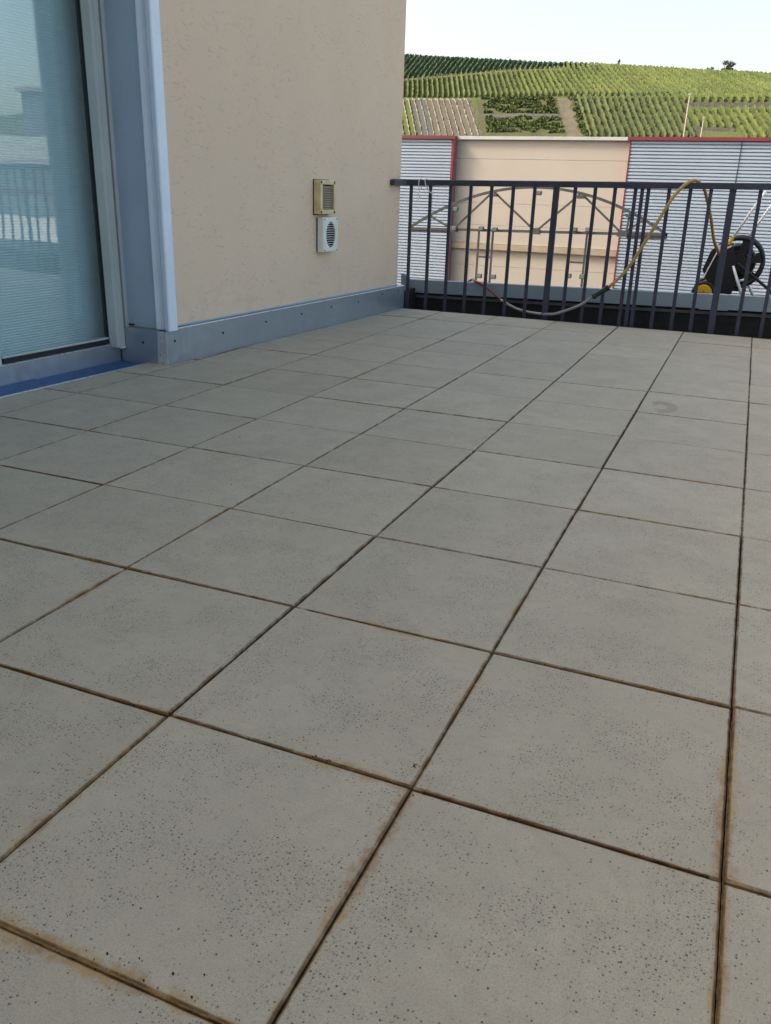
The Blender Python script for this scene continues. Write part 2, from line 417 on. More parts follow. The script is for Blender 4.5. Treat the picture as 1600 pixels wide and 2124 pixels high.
terrain_patch('scrub_ground', M['scrub'], lambda x, y: (-79.5 < skew(x, y) < -54.5 or -50. < skew(x, y) < -18.5) and 255 < y < 285.2+.3*math.sin(x), -112, -8, 253, 287, .8, .8, .06)
terrain_patch('contour_path', M['soilgrey'], lambda x, y: 269.2 < y+.5*math.sin(x*.3) < 271.4 and -79.0 < skew(x, y) < -54, -95, -40, 262, 276, .5, .4, .14)
terrain_patch('crest_path', M['path'], lambda x, y: abs(y-(304+.346*(x+121))) < .7, -170, -75, 286, 322, .8, .4, .1)

# vine rows: each a ragged hedge following the slope
def hedge(path, h, wd, step=.75, seed=0, lean=0.):
    rnd = random.Random(seed); mb = MB(); prof = [(-.5, .12), (-.42, .55), (-.22, .95), (.2, 1.0), (.45, .6), (.5, .12)]
    (xa, ya), (xb, yb) = path; L = math.hypot(xb-xa, yb-ya); n = max(2, int(L/step)); ux, uy = (xb-xa)/L, (yb-ya)/L; px, py = uy, -ux
    rings = []
    for k in range(n+1):
        t = k/n*L; x = xa+ux*t; y = ya+uy*t; z = hill_z(x, y); hh = h*rnd.uniform(.78, 1.18); ww = wd*rnd.uniform(.7, 1.35)
        if k % 9 == 0: hh *= .7
        rings.append([(x+px*(q*ww+rnd.uniform(-.09, .09))+ux*rnd.uniform(-.2, .2), y+py*(q*ww+rnd.uniform(-.09, .09))+uy*rnd.uniform(-.2, .2), z+hq*hh+rnd.uniform(-.12, .12)) for q, hq in prof])
    return mb.loft(rings)
def vine_row(path, mat, label, group, h=1.35, wd=.52, seed=0, name='vine_row'):
    tag(hedge(path, h, wd, seed=seed).build(name, mat), label, 'vine row', group)
sd = 0
x0 = -128.
while x0 < 24:                                       # upper slope, rows running uphill
    y_top = 343.; 
    ylim = 304+.346*(x0-(0)*TA+121)
    # stop where the crest path crosses this row
    yc = (304+.346*(x0+287*TA+121))/(1+.346*TA)
    if yc < 322: y_top = yc-1.0
    if y_top > 288:
        ys = 286.5 if x0 > -60 else 286.5
        vine_row(((x0, ys), (x0-(y_top-ys)*TA, y_top)), M['vine'], 'yellow-green vine row running up the upper vineyard slope to the crest', 'vine rows on the upper slope', seed=sd)
    sd += 1; x0 += 1.80
x0 = -165.
while x0 < -62:                                      # blue-green plot on the crest to the left
    ys = 304+.346*(x0+121)+1.4; ys = max(ys, 288)
    if ys < 338: vine_row(((x0, ys), (x0-(345-ys)*.10, 347.)), M['vine_teal'], 'dark blue-green vine row in the plot on the left crest', 'dark vine rows on the left crest', seed=sd, h=1.25, wd=.5)
    sd += 1; x0 += 1.75
for k in range(14):                                  # bare young rows, lower left
    c = -79.6-k*1.98-1.0
    if k < 8: tag(hedge(((c+2*TL, 258), (c-25*TL, 285)), .5, .16, seed=500+k).build('young_vine_row', M['straw']), 'pale dry trellis row on bare brown soil in the lower left plot', 'vine row', 'bare trellis rows on soil')
    else: tag(hedge(((c+2*TL, 258), (c-25*TL, 285)), .6, .18, seed=500+k).build('young_vine_row', M['straw']), 'pale trellis row over green ground at the left edge of the vineyard', 'vine row', 'trellis rows over green ground')
c = -47.5
while c < -18.5:                                     # lower middle rows right of the path
    vine_row(((c+2*TA, 257), (c-23*TA, 283.)), M['vine_low'], 'dull green vine row climbing the lower slope right of the diagonal path', 'vine rows right of the path', h=1.35, wd=.48, seed=sd); sd += 1; c += 1.85
c = -17.5
while c < 12:                                        # lower right
    y0 = 262.5 if c < -9 else 257.
    vine_row(((c-(y0-260)*TA, y0), (c-13*TA, 273.)), M['vine'], 'vine row on the lower right slope below the dry stone wall', 'vine rows on the lower right', seed=sd); sd += 1
    vine_row(((c-17*TA, 277.2), (c-25*TA, 285.5)), M['vine'], 'short vine row directly above the dry stone wall on the right', 'short vine rows above the wall', seed=sd); sd += 1
    c += 2.1
def bush_strip(name, x_in, y0, y1, n, mat, label, seed):
    rnd = random.Random(seed); mb = MB()
    for _ in range(n):
        y = rnd.uniform(y0, y1); x = rnd.uniform(*x_in)-(y-260)*TA; z = hill_z(x, y); s = rnd.uniform(.35, .8)
        if noise.noise(Vector((x*.22, y*.4, 4))) < -.12: continue
        for _k in range(5):
            a = Vector((rnd.gauss(0, 1), rnd.gauss(0, 1), rnd.gauss(0, 1))).normalized(); b = a.orthogonal().normalized(); cc = a.cross(b)
            p = Vector((x+rnd.uniform(-.5, .5), y+rnd.uniform(-.4, .4), z+rnd.uniform(.0, .6)))
            mb.quad(p-b*s*.5, p+cc*s*.6, p+b*s*.5, p-cc*s*.5)
    o = mb.build(name, mat); tag(o, label, 'shrubs', kind='stuff')
bush_strip('terrace_shrubs', (-77.5, -55.5), 271.6, 284.5, 2600, M['shrub'], 'dark green scrub on the upper of two small terraces between soil plot and path', 1)
bush_strip('terrace_shrubs', (-77.5, -55.0), 260, 269, 2200, M['shrub'], 'bright green scrub on the lower of two small terraces just above the hall roof', 2)
bush_strip('verge_shrubs', (-50.0, -48.2), 257, 284, 260, M['shrub'], 'thin scrub along the right edge of the diagonal path', 3)
def stone_wall(xa, xb, ya, yb, h, label):
    mb = MB(); rings = []
    n = 24
    for k in range(n+1):
        x = xa+(xb-xa)*k/n; y = ya+(yb-ya)*k/n; z = hill_z(x, y); hh = h*random.uniform(.85, 1.1)
        rings.append([(x, y-.2, z-.6), (x, y+.3, z-.6), (x, y+.3, z+hh), (x, y-.15, z+hh)])
    tag(mb.loft(rings).build('dry_stone_wall', M['wallstone']), label, 'wall')
stone_wall(-24, 16, 275.2, 274.2, 1.1, 'long dark dry stone wall between the vine rows on the right slope')
stone_wall(-21, -9.5, 262., 261.5, .9, 'short dark dry stone wall above the right half of the hall roof')

def tree(name, x, y, hgt, wid, label, nleaf, seed, trunk_h):
    rnd = random.Random(seed); z = hill_z(x, y); t = empty(name, (x, y, z))
    mb = MB(); mb.tube([(0, 0, -.5), (.1, 0, trunk_h*.6), (0, .1, trunk_h*1.5)], [.28, .2, .1], 7)
    for k in range(5):
        a = k*1.3; mb.tube([(0, 0, trunk_h*.8), (math.cos(a)*wid*.18, math.sin(a)*wid*.18, hgt*.5), (math.cos(a)*wid*.32, math.sin(a)*wid*.32, hgt*.72)], [.12, .07, .03], 5)
    mb.build('trunk', M['bark'], t)
    mb = MB(); cl = []
    for k in range(26):
        a = rnd.uniform(0, 6.28); rr = rnd.uniform(0, .46)**.8*wid; zz = trunk_h+(hgt-trunk_h)*rnd.uniform(.05, .92)
        lim = math.sqrt(max(.05, 1-((zz-hgt*.5)/(hgt*.55))**2)); cl.append((math.cos(a)*rr*lim, math.sin(a)*rr*lim, zz))
    for k in range(nleaf):
        cx, cy, cz = rnd.choice(cl); s = rnd.uniform(.14, .32)
        p = Vector((rnd.gauss(cx, wid*.07), rnd.gauss(cy, wid*.07), rnd.gauss(cz, hgt*.06)))
        a = Vector((rnd.gauss(0, 1), rnd.gauss(0, 1), rnd.gauss(0, 1))).normalized(); b = a.orthogonal().normalized(); c_ = a.cross(b)
        mb.quad(p-b*s, p+c_*s*.7, p+b*s, p-c_*s*.7)
    mb.build('crown', M['tree'], t); tag(t, label, 'tree')
tree('hill_tree', -17.6, 336, 4.4, 4.6, 'broad dark tree standing alone on the skyline at the right', 2600, 4, .5)
tree('hill_bush', -23.0, 335, 2.4, 2.8, 'low dark bush on the skyline just left of the broad tree', 500, 5, .3)
tree('hill_sapling', -53.5, 334, 3.0, 1.2, 'tiny sapling on the skyline right of the middle of the hill', 90, 6, .9)

# ------------------------------------------------------------------ hall across the yard
HY = 22.0
hall = empty('industrial_hall', (-3, HY, -6.1))
tag(hall, 'long industrial hall with beige panels between corrugated metal bays and red trim', 'hall')
def hb(name, mat, *boxes, parent=None):
    mb = MB()
    for b in boxes: mb.box(*b)
    o = mb.build(name, mat, parent or hall)
    if parent is None: o.location = Vector((0, 0, 0)) - hall.location
    return o
def corrugated(xa, xb, z0, z1):
    mb = MB(); pitch = .0787; z = z0; prof = []
    while z < z1:
        prof += [(0, z), (0, z+pitch*.60), (.05, z+pitch*.65), (.05, z+pitch*.95)]; z += pitch
    n = len(prof)
    for (d, zz) in prof: mb.v += [(xa, HY+d, zz), (xb, HY+d, zz)]
    for k in range(n-1): mb.f.append((2*k, 2*k+1, 2*k+3, 2*k+2))
    o = mb.build('corrugated_cladding', M['corr'], hall); o.location = -hall.location
    return o
corrugated(-17, -7.93, -6.0, 2.33); corrugated(-3.27, -.735, -6.0, 2.33); corrugated(-.715, 6.5, -6.0, 2.33)
hb('corner_trim', M['red'], (-7.93, -7.865, HY-.012, HY+.02, -6, 2.33)); hb('corner_trim', M['pinktrim'], (-7.86, -7.845, HY+.021, HY+.24, -6, 2.33))
hb('corner_trim', M['red'], (-3.30, -3.27, HY-.012, HY+.24, -6, 2.33))
hb('seam_cover', M['truss'], (-.737, -.713, HY-.008, HY+.05, -6, 2.33))
hb('roof_edge', M['red'], (-17, -7.82, HY-.06, HY+.2, 2.335, 2.415)); hb('roof_edge', M['red'], (-3.36, 6.6, HY-.06, HY+.2, 2.335, 2.415))
hb('coping', M['coping'], (-7.83, -3.35, HY+.14, HY+.5, 2.34, 2.42))
zs = [2.335, 1.87, 1.30, .77, .21, -.27]
for a, b in zip(zs, zs[1:]): hb('panel', M['panel'], (-7.9, -3.3, HY+.23, HY+.38, b+.003, a-.003))
for a, b in ((-.43, -.86), (-.86, -1.5), (-1.5, -2.4), (-2.4, -6.)): hb('panel', M['panel'], (-7.9, -3.3, HY+.25, HY+.38, b+.003, a-.003))
hb('ledge', M['ledge'], (-7.87, -3.33, HY+.16, HY+.37, -.425, -.275))
hb('backing', M['ledge'], (-17, 6.5, HY+.39, HY+.6, -6.05, 2.3)); hb('roof', M['coping'], (-17, 6.5, HY+.61, HY+30, 2.0, 2.3))
hb('side_wall', M['corr'], (6.3, 6.5, HY+.62, HY+30, -6.05, 1.99))
# antenna rods on the hall roof
for x, z1, r, lab in ((-2.15, 3.46, .017, 'tall pale antenna rod above the right bay of the hall'), (-1.74, 2.93, .016, 'short pale antenna rod beside the taller one on the hall roof')):
    a = empty('antenna_rod', (x, 23., 2.3)); MB().tube([(0, 0, 0), (.01, 0, z1-2.3)], r, 8).build('rod', M['pole'], a)
    MB().box(-.02, .025, -.03, .03, z1-2.34, z1-2.29).build('tip', M['pole'], a); MB().box(-.08, .08, -.08, .08, 0, .03).build('foot', M['truss'], a); tag(a, lab, 'antenna')
a = empty('roof_stub', (-1.97, 23., 2.3)); MB().tube([(0, 0, 0), (0, 0, .2)], .02, 8).build('pipe', M['pole'], a); MB().tube([(0, 0, .19), (0, 0, .23)], .028, 8).build('lid', M['truss'], a); tag(a, 'stubby vent pipe on the hall roof between the antenna rods', 'vent pipe')

# ------------------------------------------------------------------ bow-string truss in the yard
TY = 20.0
tr = empty('bow_truss', (-5.1, TY, -6.1)); tag(tr, 'grey steel bow truss carried by two ladder frames in front of the beige wall', 'truss')
def tb(name, mb, mat=M['truss'], parent=None):
    o = mb.build(name, mat, parent or tr); o.location = -tr.location; return o
cz = lambda x: .115+.019*(x+8.3)                    # bottom chord height
def arch(x):
    t = (x+8.3)/(6.36); return cz(x)+1.0*4*t*(1-t)*(1+.0*t)
tb('bottom_chord', MB().tube([(-8.3, TY, cz(-8.3)), (-1.94, TY, cz(-1.94))], 0, rect=(.07, .062)))
tb('top_chord', MB().tube([(-8.3+6.36*k/28, TY, arch(-8.3+6.36*k/28)) for k in range(29)], 0, rect=(.07, .062)))
nodes_b = [-7.1, -5.0, -2.95]; nodes_t = [-7.75, -6.12, -4.0, -2.6]
for a, b in ((-7.1, -7.75), (-7.1, -6.12), (-5.0, -6.12), (-5.0, -4.0), (-2.95, -4.0), (-2.95, -2.5)):
    tb('diagonal', MB().tube([(a, TY, cz(a)), (b, TY, arch(b))], 0, rect=(.04, .045)))
tb('hanger', MB().tube([(-2.87, TY, cz(-2.87)), (-2.83, TY, arch(-2.83))], 0, rect=(.045, .05)))
for x in (-7.1, -5.0, -2.95): tb('gusset', MB().prism_xz([(x-.12, cz(x)-.06), (x+.12, cz(x)-.06), (x+.1, cz(x)+.08), (x-.1, cz(x)+.08)], TY-.05, TY+.05))
for x in (-6.12, -4.0, -2.83): tb('gusset', MB().prism_xz([(x-.12, arch(x)-.04), (x+.12, arch(x)-.05), (x+.07, arch(x)-.12), (x-.07, arch(x)-.12)], TY-.05, TY+.05))
for xa, xb in ((-8.3, -7.2), (-2.85, -1.94)): tb('end_plate', MB().tube([(xa, TY-.003, cz(xa)-.055), (xb, TY-.003, cz(xb)-.055)], 0, rect=(.03, .075)))
for xa, xb in ((-6.42, -6.06), (-4.14, -3.76)):
    for x in (xa, xb): tb('leg', MB().tube([(x, TY, cz(x)-.03), (x, TY, -6.08)], 0, rect=(.045, .045)))
    z = -.48
    while z > -6: tb('rung', MB().tube([(xa, TY, z), (xb, TY, z)], 0, rect=(.035, .04))); z -= .62
for x, z, lab in ((-7.03, .17, 'small grey floodlight on the truss chord beside the left red corner'), (-6.33, .2, 'small grey floodlight on the chord above the left ladder frame'), (-5.98, .19, 'small grey floodlight on the chord just right of the left ladder frame'),
                  (-7.02, .62, 'small grey floodlight hanging under the left end of the curved chord'), (-4.97, 1.05, 'tiny grey floodlight under the crown of the curved chord'),
                  (-6.30, -.93, 'square floodlight inside the left ladder frame near the parapet'), (-5.94, -.93, 'square floodlight outside the left ladder frame near the parapet'),
                  (-4.07, -.79, 'square floodlight inside the right ladder frame near the parapet'), (-3.74, -.79, 'square floodlight outside the right ladder frame near the parapet'),
                  (-4.04, .27, 'small grey floodlight on the chord left of the right ladder frame'), (-3.72, .28, 'small grey floodlight on the chord right of the right ladder frame')):
    s = .062 if z > -.5 else .066
    f = empty('floodlight', (x, TY-.13, z)); MB().box(-s, s, -.04, .05, -s*.8, s*.8, .012).build('housing', M['lamp'], f)
    MB().box(-s*.75, s*.75, -.046, -.041, -s*.55, s*.55).build('lamp_glass', M['lampglass'], f); MB().box(-.015, .015, .05, .12, -.02, .02).build('bracket', M['truss'], f)
    tag(f, lab, 'floodlight')

# ------------------------------------------------------------------ terrace floor
TH = math.atan2(.172, 3.093); A = Vector((-3.048, 2.785, 0))
vv = Vector((math.sin(TH), math.cos(TH), 0)); nn_ = Vector((math.cos(TH), -math.sin(TH), 0))
def loc2w(n, s, z=0): return A + nn_*n + vv*s + Vector((0, 0, z))
floor = struct(MB().box(-6, 3.6, -4, 5.93, -.30, -.016).build('terrace_floor', M['joint']))
def clip(poly, p, d):                                # keep the side where (q-p).d >= 0
    out = []
    for i in range(len(poly)):
        a, b = poly[i], poly[(i+1) % len(poly)]
        da = (a[0]-p[0])*d[0]+(a[1]-p[1])*d[1]; db = (b[0]-p[0])*d[0]+(b[1]-p[1])*d[1]
        if da >= 0: out.append(a)
        if (da > 0 and db < 0) or (da < 0 and db > 0):
            t = da/(da-db); out.append((a[0]+(b[0]-a[0])*t, a[1]+(b[1]-a[1])*t))
    return out
def inset(poly, d):
    n = len(poly); out = []
    ar = sum(poly[i][0]*poly[(i+1) % n][1]-poly[(i+1) % n][0]*poly[i][1] for i in range(n))
    sg = 1 if ar > 0 else -1
    L = []
    for i in range(n):
        a, b = poly[i], poly[(i+1) % n]; e = (b[0]-a[0], b[1]-a[1]); l = math.hypot(*e) or 1e-6
        nx, ny = -e[1]/l*sg, e[0]/l*sg; L.append((a[0]+nx*d, a[1]+ny*d, e[0]/l, e[1]/l))
    for i in range(n):
        x1, y1, ux, uy = L[i-1]; x2, y2, wx, wy = L[i]; den = ux*wy-uy*wx
        if abs(den) < 1e-6: out.append((x2, y2)); continue
        t = ((x2-x1)*wy-(y2-y1)*wx)/den; out.append((x1+ux*t, y1+uy*t))
    return out
def slab_mesh(poly, name='tile'):
    i1 = inset(poly, .0036); mb = MB()
    mb.loft([[(x, y, -.035) for x, y in poly], [(x, y, -.0034) for x, y in poly], [(x, y, 0) for x, y in i1]])
    return mb.mesh(name, M['tile'])
ROWS = [-2.0, -1.5, -1.0, -.5, 0, .5, 1., 1.5, 2., 2.5, 3., 3.5, 4., 4.48, 4.95, 5.412, 5.915]
COLS = [-3.5, -3.0, -2.5, -2., -1.5, -1., -.5, 0, .5, 1., 1.5, 2., 2.5, 3., 3.5]
full_me = None
rt = random.Random(21)
colj = [rt.uniform(-.004, .004) for _ in COLS]
for i in range(len(COLS)-1):
    for j in range(len(ROWS)-1):
        xa, xb, ya, yb = COLS[i], COLS[i+1], ROWS[j], ROWS[j+1]
        gx = .0017; jy = rt.uniform(-.0016, .0016)
        cx, cy = (xa+xb)/2, (ya+yb)/2
        poly = [(xa+gx-cx, ya+.0017-cy), (xb-gx-cx, ya+.0017-cy), (xb-gx-cx, yb-.0017-cy), (xa+gx-cx, yb-.0017-cy)]
        rel = poly; clipped = False
        if xb < -2.4:
            # walls: flashing face for s>0, channel edge for s<0
            w0 = [(p[0]+cx, p[1]+cy) for p in poly]
            wall_poly = clip(w0, loc2w(.004, 0)[:2], nn_[:2])
            if cy+.25 < loc2w(0, 0).y: 
                pass
            below = clip(w0, loc2w(0, -.004)[:2], (-vv)[:2]); below = clip(below, loc2w(-.122, 0)[:2], nn_[:2]) if len(below) > 2 else []
            above = clip(wall_poly, loc2w(0, -.004)[:2], vv[:2]) if len(wall_poly) > 2 else []
            full_right = wall_poly
            def area(P): return abs(sum(P[k][0]*P[(k+1) % len(P)][1]-P[(k+1) % len(P)][0]*P[k][1] for k in range(len(P))))/2 if len(P) > 2 else 0
            if abs(area(wall_poly)-area(w0)) < 1e-5: pieces = [w0]
            elif area(above) < 1e-4: pieces = [below]
            elif area(below)-area(clip(below, loc2w(.004, 0)[:2], nn_[:2]) if area(below) > 0 else []) < 2e-3: pieces = [wall_poly]
            else: pieces = [below, above] if cx < -3.0 else [wall_poly]
            pieces = [P for P in pieces if area(P) > .0008]
            if not pieces: continue
            for extra in pieces[1:]: inst('tile', slab_mesh([(p[0]-cx, p[1]-cy) for p in extra]), floor, (cx, cy, -.001))
            rel = [(p[0]-cx, p[1]-cy) for p in pieces[0]]; clipped = abs(area(rel)-area(poly)) > 1e-5
        if clipped or abs(yb-ya-.5) > 1e-6: me = slab_mesh(rel)
        else:
            if full_me is None: full_me = slab_mesh([(-.2483, -.2483), (.2483, -.2483), (.2483, .2483), (-.2483, .2483)])
            me = full_me
        o = inst('tile', me, floor, (cx+rt.uniform(-.0012, .0012), cy+jy, rt.uniform(-.0018, .0012)),
                 (rt.uniform(-.0035, .0035), rt.uniform(-.0035, .0035), rt.uniform(-.0022, .0022)))
MB().box(-2.86, 3.5, 5.922, 5.945, -.05, -.002).build('edge_strip', M['bitumen'], floor)

# crumbs of moss and grit lying on the slabs
grit = MB(); rg = random.Random(3)
def crumb(mb, x, y, s, n=5):
    for _ in range(n):
        px, py = x+rg.gauss(0, s*.9), y+rg.gauss(0, s*.9); r = s*rg.uniform(.35, .8)
        ring = [(px+r*math.cos(k*1.257+rg.random())*rg.uniform(.6, 1.1), py+r*math.sin(k*1.257)*rg.uniform(.6, 1.1), .0005) for k in range(5)]
        top = [(px+(a-px)*.5, py+(b-py)*.5, r*rg.uniform(.5, .9)) for a, b, _z in ring]; mb.loft([ring, top])
for x, y, s, n in ((-.515, .055, .004, 6), (-1.0, .002, .0035, 6), (-.66, .001, .0035, 7), (-.69, .002, .003, 6), (-.63, .0, .003, 5), (-.90, 2.0, .004, 3), (-1.62, 1.2, .004, 3), (-1.9, 1.7, .004, 2), (-.75, 2.9, .004, 2), (-.9, 3.3, .004, 2)): crumb(grit, x, y, s, n)
for _ in range(130):
    ax = rg.random() < .5; k = rg.randint(-5, 2)*.5
    crumb(grit, *( (k+rg.gauss(0, .012), rg.uniform(-.6, 3.)) if ax else (rg.uniform(-2.6, .6), k+rg.gauss(0, .012)) ), rg.uniform(.0012, .0028), 2)
for _ in range(46): crumb(grit, rg.uniform(-1.25, -.6), -.5+abs(rg.gauss(0, .02))+.004, rg.uniform(.0016, .0036), 1)
for _ in range(60): crumb(grit, rg.uniform(-2.8, .5), rg.uniform(-.5, 4.5), rg.uniform(.0015, .003), 1)
tag(grit.build('grit', M['joint']), 'dark crumbs of moss and grit scattered along the slab joints', 'grit', kind='stuff')

def deposit(x0, y0, x1, y1, w, seed, label, mat):
    rd = random.Random(seed); mb = MB(); L = math.hypot(x1-x0, y1-y0); n = int(L/.008); ux, uy = (x1-x0)/L, (y1-y0)/L; px, py = -uy, ux
    rings = []
    for k in range(n+1):
        t = k/n*L; e = min(1, t/.06, (L-t)/.06); nz = .5+.9*noise.noise(Vector((t*9, seed, 0)))+.35*noise.noise(Vector((t*40, seed, 3)))
        ww = max(.0012, w*max(.12, nz)*max(.05, e)); nb_ = .35+.5*noise.noise(Vector((t*14, seed, 9)))
        a = -ww*max(.15, nb_); b = ww; h = -.0006+rd.uniform(0, .0012)
        prof = [(a, -.006), (a*.6, h-.0008), (0, h), (b*.45, h-.0004), (b, -.0034), (b*.9, -.008)]
        rings.append([(x0+ux*t+px*(q+rd.uniform(-.0006, .0006)), y0+uy*t+py*(q+rd.uniform(-.0006, .0006)), z) for q, z in prof])
    tag(mb.loft(rings).build('sand_deposit', mat, smooth=True), label, 'sand', kind='stuff')
def sand_mat(name, a, b):
    t = NT(name); p = t.pos(); n1 = t.noise(p, 30, 4, .6); n2 = t.noise(p, 400, 2, .6)
    c = t.mix(t.ramp(n1, .35, .65), a, b); v = t.n('TexVoronoi'); v.inputs['Scale'].default_value = 170; t.l(p, v.inputs['Vector'])
    sp = t.n('SeparateColor'); t.l(v.outputs['Color'], sp.inputs[0])
    c = t.mix(t.math('MULTIPLY', t.math('LESS_THAN', sp.outputs[0], .16), t.ramp(v.outputs['Distance'], .4, .2)), c, (.03, .022, .014))
    c = t.mix(t.ramp(n2, .4, .75, 0, .35), c, (.09, .06, .03))
    t.base(c); t.set(Roughness=.9); t.bump(n2, .5, .002); return t.m
SA = sand_mat('ochre_sand', (.27, .155, .045), (.17, .095, .03)); SB = sand_mat('rusty_sand', (.19, .10, .04), (.10, .052, .022))
deposit(-1.45, -.5, -.03, -.5, .0060, 1, 'ochre sand filling the cross joint nearest the camera', SA)
deposit(-1.98, .0, -1.02, .001, .0046, 2, 'ochre sand in the second nearest cross joint, left of the left crossing', SA)
deposit(-.985, .001, -.51, .0, .0050, 3, 'rusty sand in the cross joint between the two nearest full slabs', SB)
deposit(-.48, .0, -.02, .001, .0048, 4, 'rusty sand in the cross joint right of the nearest crossing', SB)
deposit(-1.96, .5, -1.02, .5, .0036, 6, 'thin ochre sand line in the third cross joint, left part', SA)
deposit(-.96, .5, -.04, .5, .0026, 7, 'faint ochre sand line in the third cross joint, right part', SA)
deposit(-2.45, 1.0, -1.02, 1.0, .0030, 8, 'thin rusty sand line in the fourth cross joint', SB)
deposit(.0, .45, .0, -.45, -.0040, 9, 'ochre sand in the right hand lengthwise joint', SA)

# ------------------------------------------------------------------ house (local axes: x = outwards, y = along the wall, z = up)
house = empty('house', A, -TH); tag(house, 'beige plastered house with sliding glass door and steel base flashing', 'house')
def part(name, mb, mat, parent=None, smooth=False): return mb.build(name, mat, parent or house, smooth)
HT = 4.4
wall = part('wall', MB().box(-.42, -.02, .05, 3.06, -.3, HT).box(-.42, -.02, -2.6, .05, 2.55, HT).box(-.42, -.02, -9, -2.6, -.3, HT)
     .box(-9, -.42, 2.76, 3.06, -6, HT).box(-9, -.42, -9, -8.7, -6, HT), M['plaster'])
part('roof', MB().box(-9.2, .25, -9.2, 3.3, HT+.002, HT+.3).box(.26, 7.2, -9.2, -5.8, HT+.002, HT+.3), M['coping'])  # second slab roofs the added wing behind the camera
part('added_shade_wing', MB().box(-.02, 7.0, -9.0, -6.0, -.3, HT), M['plaster'])  # unseen block behind the camera, added to shade the near floor
part('room', MB().box(-3.2, -3.1, -3, 2.7, -.1, 2.8).box(-3.1, -.43, -3, 2.7, -.1, -.05).box(-3.1, -.43, -3, 2.7, 2.6, 2.7).box(-3.1, -.43, -3.1, -3.0, -.1, 2.8), M['rear'])
# base flashing: folded sheet with kicked-out lip
def folded(profile, s0, s1):                        # profile in (n,z), extruded along the wall
    mb = MB(); mb.loft([[(n, s0, z) for n, z in profile], [(n, s1, z) for n, z in profile]]); return mb
fl = part('base_flashing', folded([(0, -.02), (0, .190), (-.003, .194), (-.0195, .199), (-.021, .197), (-.012, .190), (-.008, -.02)], .003, 3.17), M['steel'])
part('lip', folded([(.001, .1895), (.002, .191), (-.002, .1945), (-.004, .193)], .09, 3.17), M['alu'], fl)
part('seal', folded([(-.0195, .1995), (-.014, .2005), (-.0195, .209)], .085, 3.06), M['cap'], fl)
rv = MB(); rv.loft([[(.0, .0085*math.cos(k), .0085*math.sin(k)) for k in [q*math.pi/4 for q in range(8)]], [(.005, .005*math.cos(k), .005*math.sin(k)) for k in [q*math.pi/4 for q in range(8)]]])
rme = rv.mesh('rivet', M['screw'])
for s, z in ((.52, .115), (.993, .128), (1.444, .13), (1.873, .138), (2.309, .132), (2.732, .155), (3.045, .157), (.066, .126)):
    inst('rivet', rme, fl, (0, s, z))
# return flashing in the reveal, folded corner's bright reflection put in as lighter metal
rf = part('reveal_flashing', MB().box(-.335, -.06, -.001, .006, -.02, .186), M['steel'])
part('corner_fold', MB().loft([[(-.075, -.0025, -.02), (-.002, -.0025, -.02), (-.002, .004, -.02), (-.075, .004, -.02)], [(-.062, -.0025, .183), (-.002, -.0025, .183), (-.002, .004, .183), (-.062, .004, .183)]]), M['alu'], rf)
inst('rivet', rme, rf, (-.174, -.001, .11), (0, 0, -math.pi/2))
# window trim and reveal panel, extruded profile in plan (n,s)
tp = [(-.305, .040), (-.10, .040), (-.096, .030), (-.088, .024), (-.080, .026), (-.066, .036), (-.052, .036), (-.042, .026), (-.036, .024), (-.032, .030), (-.022, .030), (-.016, .012), (.010, .008), (.016, .014), (.016, .078), (.006, .084), (-.03, .084), (-.30, .084)]
def trim_profile(poly, z0, z1): return MB().prism(poly, z0, z1)
part('reveal_panel', MB().prism([(-.305, .040), (-.102, .040), (-.102, .055), (-.305, .055)], .188, 2.5), M['reveal'])
part('corner_trim', MB().prism([(-.10, .040), (-.096, .030), (-.088, .024), (-.080, .026), (-.066, .036), (-.052, .036), (-.042, .026), (-.036, .024), (-.032, .030), (-.022, .030), (-.016, .012), (.010, .008), (.016, .014), (.016, .078), (.006, .084), (-.03, .084), (-.10, .0840)], .1875, 2.5), M['pvc'])
part('lintel_trim', MB().box(-.305, .016, -2.6, .084, 2.5, 2.56), M['pvc'])
# shutter guide rail
gr = part('guide_rail', MB().box(-.36, -.306, -.068, -.040, .078, 2.5).box(-.36, -.303, -.040, -.004, .076, 2.5).box(-.36, -.305, .014, .0395, .074, 2.5), M['rail_guide'])
part('slot', MB().box(-.36, -.325, -.004, .014, .08, 2.5), M['gasket'], gr)
part('end_cap', MB().box(-.359, -.300, -.045, -.006, .068, .0755).box(-.359, -.301, .012, .042, .066, .0735), M['white'], gr)
part('screw', MB().box(-.300, -.262, .034, .0398, .194, .202), M['gasket'], gr)
# sliding door
door = part('door', MB().box(-.40, -.362, -.047, -.028, .10, 2.48).box(-.40, -.362, -2.5, -2.42, .10, 2.48).box(-.40, -.362, -2.42, -.047, 2.42, 2.48), M['rail_guide'])
part('gasket', MB().box(-.40, -.364, -.061, -.047, .118, 2.42).box(-.40, -.366, -.028, -.002, .092, 2.48).box(-.40, -.3635, -.80, -.061, .094, .118), M['gasket'], door)
part('glazing_bead', MB().box(-.398, -.370, -.80, -.061, .1182, .128), M['rail_guide'], door)
part('mullion', MB().box(-.40, -.357, -.90, -.818, .092, 2.42), M['rail_guide'], door)
part('pane', MB().box(-.380, -.374, -.80, -.058, .115, 2.43), M['glass'], door)
part('pane', MB().box(-.380, -.374, -2.42, -.905, .115, 2.43), M['glass'], door)
sill = part('door_sill', MB().box(-.40, -.345, -2.6, -.002, -.02, .088).box(-.40, -.348, .000, .010, -.02, .07), M['steel'])
part('sill_edge', MB().box(-.352, -.3435, -2.6, -.004, .0885, .0925), M['alu'], sill)
